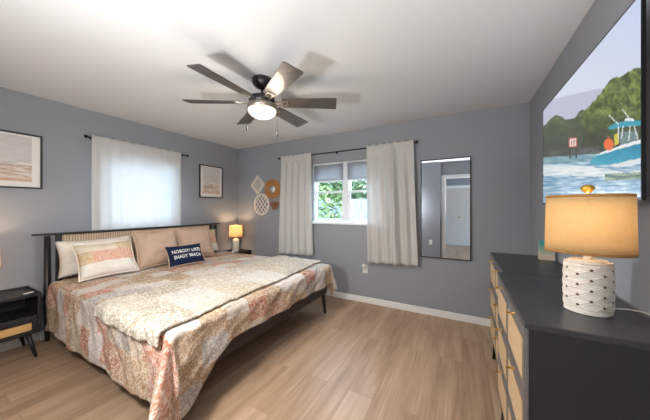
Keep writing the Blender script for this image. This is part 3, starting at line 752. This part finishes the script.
def tvpic(u, v):
    Y = ty1-.006-(ty1-ty0-.012)*u; Z = tz0+.012+(th-.018)*v
    r_ = cA*SXp+sA*Y; d_ = -sA*SXp+cA*Y
    x = 325+248.8*r_/d_; y = 208-248.8*(Z-1.325)/d_
    n = noise.fractal((x*.30, y*.30, 1.3), 1, 2, 4); nf = noise.noise((x*.9, y*.9, 4)); nn2 = noise.fractal((x*.10, y*.12, 8), 1, 2, 3)
    c = mixc((196, 208, 236), (222, 226, 236), (y)/130)
    if y > ip([(540, 103), (570, 95), (597, 89), (645, 85)], x): c = (190, 194, 212)
    if y > ip(TREE, x)+1.6*n:
        g = mixc((66, 82, 46), (136, 152, 80), .45+nn2*1.1+nf*.55+n*.5); g = mixc(g, (62, 70, 56), (y-110)/34+.3*n)
        if x < 582: g = mixc(g, (92, 100, 96), .35)
        c = g
    wl = ip([(540, 157.5), (565, 156), (590, 154), (645, 152)], x)
    if y > wl-7 and x < 600 and y < wl: c = mixc((96, 100, 96), (70, 74, 64), .5+n)
    if y > wl:
        w_ = noise.fractal((x*.07, y*.45, 2), 1, 2, 4)
        c = mixc((104, 148, 178), (206, 222, 232), .42+w_*.9)
        if y < wl+7: c = mixc((96, 140, 158), (150, 180, 190), .5+w_)
        cw = ip([(540, 170), (570, 170), (600, 172), (625, 175), (645, 172)], x); hw = ip([(540, 5.5), (590, 5), (620, 3), (645, 2)], x)
        if abs(y-cw+1.5*w_) < hw: c = mixc((236, 240, 242), (190, 206, 214), .3+w_)
        if x > 602 and 174 < y-(-.05)*(x-602) < 181 and x > 605: c = mixc((90, 120, 110), (190, 196, 170), .4+w_)
    if inpoly(x, y, HULL): c = mixc((34, 128, 164), (78, 176, 198), (y-140)/30+.2*n)
    if inpoly(x, y, BOT): c = (222, 226, 228)
    if inpoly(x, y, CONS): c = mixc((88, 104, 104), (150, 176, 180), .5+nf)
    if inpoly(x, y, GUN): c = (236, 240, 242)
    if inpoly(x, y, CAN): c = (62, 162, 184)
    if inpoly(x, y, RAD): c = (240, 242, 244)
    for a, b_ in (((265, 98), (300, 130)), ((315, 74), (345, 112)), ((300, 140), (300, 205)), ((318, 138), (312, 185)), ((360, 136), (375, 190)), ((345, 138), (340, 190))):
        if seg(x, y, k(*a), k(*b_)) < .45: c = (236, 240, 242)
    if inpoly(x, y, [k(*p) for p in ((283, 170), (298, 166), (302, 205), (286, 214))]): c = (214, 196, 70)
    ox, oy = k(263, 208)
    if ((x-ox)/5.0)**2+((y-oy)/6.0)**2 < 1: c = (232, 116, 60)
    ox, oy = k(262, 181)
    if math.hypot(x-ox, y-oy) < 1.6: c = (150, 96, 74)
    if inpoly(x, y, [k(*p) for p in ((110, 184), (142, 181), (142, 217), (110, 219))]):
        c = (236, 222, 214)
        if not inpoly(x, y, [k(*p) for p in ((114, 188), (138, 185), (138, 213), (114, 215))]): c = (206, 104, 92)
        for a, b_ in (((121, 195), (121, 208)), ((127, 194), (133, 194)), ((133, 194), (129, 208))):
            if seg(x, y, k(*a), k(*b_)) < .45: c = (150, 60, 60)
    if inpoly(x, y, [k(*p) for p in ((111, 219), (118, 219), (119, 262), (112, 262))]) or inpoly(x, y, [k(*p) for p in ((135, 218), (142, 218), (142, 260), (136, 260))]): c = (66, 58, 54)
    return c
paint_panel('screen_picture', tvpic, 330, 220, (-.0004, yw-.006, .012), (0, -(2*yw-.012), 0), (0, 0, th-.018), vcol_mat('tv_picture', .60, .25), tv)

# ------------------------------------------------------------------ mirror
mi = thing('wall_mirror', 'tall rectangular wall mirror with thin black frame', 'mirror', (-.181, YB-.001, .715))
mw = .272; mh = 1.203
f = MB().bx(-mw, -mw+.009, -.022, 0, 0, mh).bx(mw-.009, mw, -.022, 0, 0, mh).bx(-mw+.009, mw-.009, -.022, 0, 0, .009).bx(-mw+.009, mw-.009, -.022, 0, mh-.009, mh)
f.build('frame', BLKMET, mi, bevel=.001)
MB().bx(-mw+.009, mw-.009, -.016, -.002, .009, mh-.009).build('mirror_glass', mat('mirror_silver', (222, 230, 240), .01, 1), mi)

# ------------------------------------------------------------------ woven wall hangings
def hang(name, lb, x, z): return thing(name, lb, 'wall decoration', (x, YB-.001, z), 0, 'woven wall hangings by the corner')
WOV = mat('white_rattan', (240, 230, 218), .7, bump=.4, bscale=150)
GOLD = mat('natural_wicker', (196, 142, 84), .7, col2=(160, 108, 58), nscale=60, bump=.8, bscale=120)
h = hang('wall_hanging', 'white diamond-shaped woven wall hanging, uppermost left of the cluster', -3.205, 1.738)
b = MB(); a, c = .160, .170
for i in range(6):
    for j in range(6):
        u = (i-2.5)/3; v = (j-2.5)/3; x = (u-v)/2*a*.95; z = (u+v)/2*c*.95
        pts = [(x+.019*math.cos(q), -.010-.004*((i+j) % 2), z+.019*math.sin(q)) for q in [2*PI*k_/14 for k_ in range(15)]]
        b.tube(pts, .0036, 6, cap=False)
for i in range(12):
    q = 2*PI*i/12
b.build('lattice', WOV, h, True)
pts = [(0, -.008, -c), (a, -.008, 0), (0, -.008, c), (-a, -.008, 0), (0, -.008, -c)]
b = MB()
for p, q in zip(pts, pts[1:]):
    for s in range(5):
        t0 = (s+.5)/5; x = p[0]+(q[0]-p[0])*t0; z = p[2]+(q[2]-p[2])*t0
        b.tube([(x*.94+.017*math.cos(w_), -.008, z*.94+.020*math.sin(w_)) for w_ in [2*PI*k_/12 for k_ in range(13)]], .005, 6, cap=False)
b.build('scalloped_rim', WOV, h, True)
h = hang('wall_hanging', 'round golden wicker wall hanging with small round mirror', -2.862, 1.653)
b = MB()
for r_ in [i/1000 for i in range(62, 152, 9)]:
    pts = [(r_*1.18*math.cos(q), -.013-.004*math.sin(q*24+r_*300), r_*1.12*math.sin(q)) for q in [2*PI*k_/96 for k_ in range(97)]]
    b.tube(pts, .0062, 6, cap=False)
for i in range(36):
    q = 2*PI*i/36; b.tube([(.072*math.cos(q), -.010, .066*math.sin(q)), (.182*math.cos(q), -.010, .172*math.sin(q))], .004, 5)
b.build('wicker_ring', GOLD, h, True)
MB().lathe([(0, 0), (.072, 0), (.074, .004), (0, .005)], (0, -.004, 0), 32, R=Matrix.Rotation(PI/2, 3, 'X')).build('round_mirror', mat('small_mirror', (224, 224, 226), .3, .25), h, True)
MB().tube([(0, -.004, .165), (0, -.004, .205)], .002, 6).build('hanging_loop', BLKMET, h)
h = hang('wall_hanging', 'oval white wicker wall hanging with open diagonal lattice', -3.113, 1.387)
oa, ob = .168, .185
b = MB()
b.tube([(oa*math.cos(q), -.011, ob*math.sin(q)) for q in [2*PI*k_/72 for k_ in range(73)]], .0085, 8, cap=False)
b.tube([(oa*.9*math.cos(q), -.010, ob*.9*math.sin(q)) for q in [2*PI*k_/72 for k_ in range(73)]], .004, 6, cap=False)
b.build('rim', WOV, h, True)
b = MB()
for s in (-1, 1):
    for kk in range(-4, 5):
        off = kk*.062
        # diagonal line x*cos+z*sin = off, clipped by the ellipse
        d = Vector((.62, .78*s)); nrm = Vector((-.78*s, .62)); p = nrm*off
        Aq = (d[0]/oa)**2+(d[1]/ob)**2; Bq = 2*(p[0]*d[0]/oa**2+p[1]*d[1]/ob**2); Cq = (p[0]/oa)**2+(p[1]/ob)**2-1
        D = Bq*Bq-4*Aq*Cq
        if D > 0.4:
            t0 = (-Bq-math.sqrt(D))/2/Aq; t1 = (-Bq+math.sqrt(D))/2/Aq
            b.tube([(p[0]+d[0]*t_, -.009-.003*s, p[1]+d[1]*t_) for t_ in (t0, (t0+t1)/2, t1)], .0055, 6)
b.build('lattice', WOV, h, True)
h = hang('wall_hanging', 'tiny brown butterfly-shaped wicker ornament, lowest of the cluster', -2.815, 1.362)
b = MB()
for q0, L0 in ((.55, .06), (2.59, .06), (-.9, .042), (-2.24, .042)):
    cx_, cz_ = L0*.95*math.cos(q0), L0*.95*math.sin(q0)
    for rr_ in (.9, .6, .3):
        b.tube([(cx_+L0*.8*rr_*math.cos(q), -.008, cz_+L0*.8*rr_*math.sin(q)) for q in [2*PI*k_/18 for k_ in range(19)]], .005, 6, cap=False)
b.tube([(0, -.009, -.05), (0, -.009, .05)], [.004, .006], 8)
b.build('woven_wings', mat('brown_wicker', (140, 96, 62), .7, bump=.5, bscale=120), h, True)

# ------------------------------------------------------------------ outlets
def outlet(lb, loc, rz):
    t = thing('electrical_outlet', lb, 'outlet', loc, rz)
    MB().bx(-.035, .035, -.006, 0, -.057, .057).build('cover_plate', WHITEPL, t, bevel=.002)
    for z in (.02, -.02): MB().bx(-.016, .016, -.008, -.006, z-.014, z+.014).build('socket', WHITEPL, t, bevel=.002)
    return t
outlet('white wall outlet low between the curtains on the back wall', (-1.188, YB, .470), 0)
outlet('white outlet on the blue-lit wall seen in the mirror', (-.67, YN, .49), PI)
nl = thing('night_light', 'small round white plug-in night light in the back wall outlet', 'night light', (-1.192, YB-.0085, .50))
MB().bx(-.022, .022, -.022, 0, -.03, .03).build('plug_body', WHITEPL, nl, bevel=.005)
MB().lathe([(0, 0), (.030, 0), (.033, .008), (.028, .024), (.014, .034), (0, .036)], (0, -.018, .020), 24, R=Matrix.Rotation(PI/2, 3, 'X')).build('round_diffuser', WHITEPL, nl, True)

# ------------------------------------------------------------------ ceiling fan
FX, FY = -1.515, 1.625
BLADE = mat('dark_walnut_blade', (58, 52, 50), .38, col2=(78, 70, 66), nscale=5, stretch=(1, 9, 1), coat=.3)
fan = thing('ceiling_fan', 'six-blade dark ceiling fan with lit round glass light', 'ceiling fan', (FX, FY, H))
FD = mat('dark_bronze', (48, 46, 50), .35, .5)
MB().lathe([(0, 0), (.080, 0), (.086, -.01), (.082, -.045), (.055, -.072), (.020, -.080), (0, -.080)], n=32).build('canopy', FD, fan, True)
MB().tube([(0, 0, -.07), (0, 0, -.15)], .013, 14).build('downrod', FD, fan, True)
MB().lathe([(0, -.135), (.03, -.135), (.042, -.145), (.075, -.150), (.105, -.165), (.112, -.182), (.112, -.225), (0, -.225)], n=40).build('motor_housing', FD, fan, True)
MB().lathe([(0, -.225), (.122, -.225), (.128, -.232), (.128, -.262), (.120, -.268), (0, -.268)], n=40).build('light_ring', SILVER, fan, True)
OPAL = mat('opal_glass', (250, 240, 224), .3, emit=(255, 228, 196), estr=.8)
MB().lathe([(.118, -.268), (.119, -.278), (.113, -.294), (.097, -.312), (.066, -.328), (.03, -.335), (0, -.337)], n=40).build('glass_bowl', OPAL, fan, True)
light('fan_lamp', 'SPOT', (FX, FY, H-.40), 30, (1, .95, .90), .10, spot_size=math.radians(172), spot_blend=.5)
light('fan_bowl_glow', 'POINT', (FX, FY, H-.43), 5, (1, .88, .72), .10)
for i in range(6):
    ang = rd(31+60*i); pit = rd(-13)
    Rb = Matrix.Rotation(ang, 3, 'Z'); Rp = Matrix.Rotation(pit, 3, 'X')
    b = MB(); z0 = -.203
    ol = [(.170, -.052), (.18, -.056), (.625, -.074), (.640, -.070), (.646, .066), (.638, .074), (.18, .058), (.170, .052)]
    n_ = len(ol); vs = []
    for zz in (-.004, .004):
        for (x, y) in ol: vs.append(Rb @ (Rp @ Vector((x, y, zz))+Vector((0, 0, z0))))
    b.add(vs, [tuple(range(n_))[::-1], tuple(range(n_, 2*n_))]+[(q, (q+1) % n_, n_+(q+1) % n_, n_+q) for q in range(n_)])
    bo = b.build('blade', BLADE, fan, bevel=.0015)
    br = MB()
    for (x0, x1, y0, y1) in ((.105, .225, -.030, -.018), (.105, .225, .018, .030), (.213, .225, -.018, .018), (.15, .162, -.018, .018)):
        vs = []
        for zz in (-.011, -.0042):
            for (x, y) in ((x0, y0), (x1, y0), (x1, y1), (x0, y1)): vs.append(Rb @ (Rp @ Vector((x, y, zz))+Vector((0, 0, z0))))
        br.add(vs, [(3, 2, 1, 0), (4, 5, 6, 7), (0, 1, 5, 4), (1, 2, 6, 5), (2, 3, 7, 6), (3, 0, 4, 7)])
    br.build('blade_bracket', SILVER, bo)
for (dx, dy, dz) in ((-.085, -.095, -.42), (.11, .065, -.46)):
    MB().tube([(dx, dy, -.262), (dx, dy, dz)], .0016, 6).lathe([(0, 0), (.004, 0), (.006, -.01), (.006, -.032), (.003, -.038), (0, -.038)], (dx, dy, dz), 10).build('pull_chain', BLKMET, fan, True)

# ------------------------------------------------------------------ outside
GRASS = mat('lawn_grass', (74, 92, 50), .9, col2=(92, 106, 62), nscale=3)
o = MB().bx(-14, 10, 3.5, 22, -.25, -.15).build('lawn', GRASS); o['kind'] = 'structure'
LEAF = mat('bush_leaves', (66, 92, 44), .7, col2=(120, 136, 84), nscale=5, spec=.3)
LEAF2 = mat('tree_leaves', (60, 86, 50), .7, col2=(112, 128, 88), nscale=3, spec=.3)
BARK = mat('grey_bark', (110, 96, 80), .9, bump=.5)
def bush(name, lb, cat, loc, r, hgt, n, m, trunk=.5, grp=None, ls=.09):
    t = thing(name, lb, cat, loc, 0, grp)
    b = MB(); rg = random.Random(int(loc[0]*100+n))
    for i in range(n):
        q = rg.random()*2*PI; s_ = math.sqrt(rg.random()); hh = rg.random()
        rad = r*s_*math.sin(PI*(.15+.8*hh))**.6
        p = Vector((rad*math.cos(q), rad*math.sin(q), trunk+(hgt-trunk)*hh))
        R = Matrix.Rotation(rg.random()*6.3, 3, 'Z') @ Matrix.Rotation(rg.random()*2-1, 3, 'X') @ Matrix.Rotation(rg.random()*2-1, 3, 'Y')
        L0 = ls*(.7+.6*rg.random())
        vs = [R @ Vector(c_)+p for c_ in ((-L0, 0, 0), (-.2*L0, -.4*L0, .05*L0), (L0, 0, -.1*L0), (-.2*L0, .4*L0, .05*L0))]
        b.add(vs, [(0, 1, 2), (0, 2, 3)])
    b.build('foliage', m, t, weld=False)
    st = MB()
    for q in range(5):
        a_ = q*1.26; st.tube([(0.03*math.cos(a_), .03*math.sin(a_), 0), (r*.25*math.cos(a_), r*.25*math.sin(a_), hgt*.4), (r*.5*math.cos(a_), r*.5*math.sin(a_), hgt*.75)], [.035, .025, .01], 6)
    st.build('branches', BARK, t)
    return t
bush('garden_bush', 'large leafy bush outside the left half of the back window', 'bush', (-3.15, 5.6, -.15), .85, 2.0, 1500, LEAF, .1)
bush('garden_tree', 'pale green tree above the fence outside the back window', 'tree', (-4.7, 10.0, -.15), 2.2, 4.6, 3500, LEAF2, 1.4, ls=.16)
bush('garden_tree', 'distant tree rising left of the neighbouring house', 'tree', (-7.6, 16, -.15), 2.0, 5.0, 3500, LEAF2, 1.6, ls=.18)
fn_ = thing('garden_fence', 'pale vinyl privacy fence outside the back window', 'fence', (-2.9, 7.8, -.15))
b = MB()
FB = mat('pale_blue_vinyl', (112, 122, 140), .5)
for i in range(30): b.bx(-3.6+i*.24, -3.6+i*.24+.225, -.012, .012, .08, 1.72)
b.bx(-3.6, 3.6, -.02, .02, .05, .12).bx(-3.6, 3.6, -.02, .02, 1.70, 1.78)
b.build('fence_panel', FB, fn_)
for i in range(4): MB().bx(-3.66+i*2.4, -3.54+i*2.4, -.06, .06, 0, 1.9).build('post', VINYL, fn_, bevel=.006)
hs = thing('neighbouring_house', 'neighbouring house with brown shingle roof beyond the fence', 'house', (-1.3, 14, -.15))
MB().bx(-3, 3, 0, 4, 0, 2.1).build('house_wall', mat('cream_stucco', (130, 116, 104), .9, bump=.3), hs)
MB().prism([(-.5, 2.0), (2.0, 3.1), (4.5, 2.0), (4.4, 1.9), (2.0, 2.95), (-.4, 1.9)], -3.4, 3.4, axis='x').build('roof', mat('brown_shingles', (104, 84, 76), .9, col2=(84, 68, 62), nscale=20), hs)
MB().bx(.2, 1.1, -.02, .0, .9, 1.7).build('house_window', mat('dark_glass', (60, 70, 84), .1), hs)
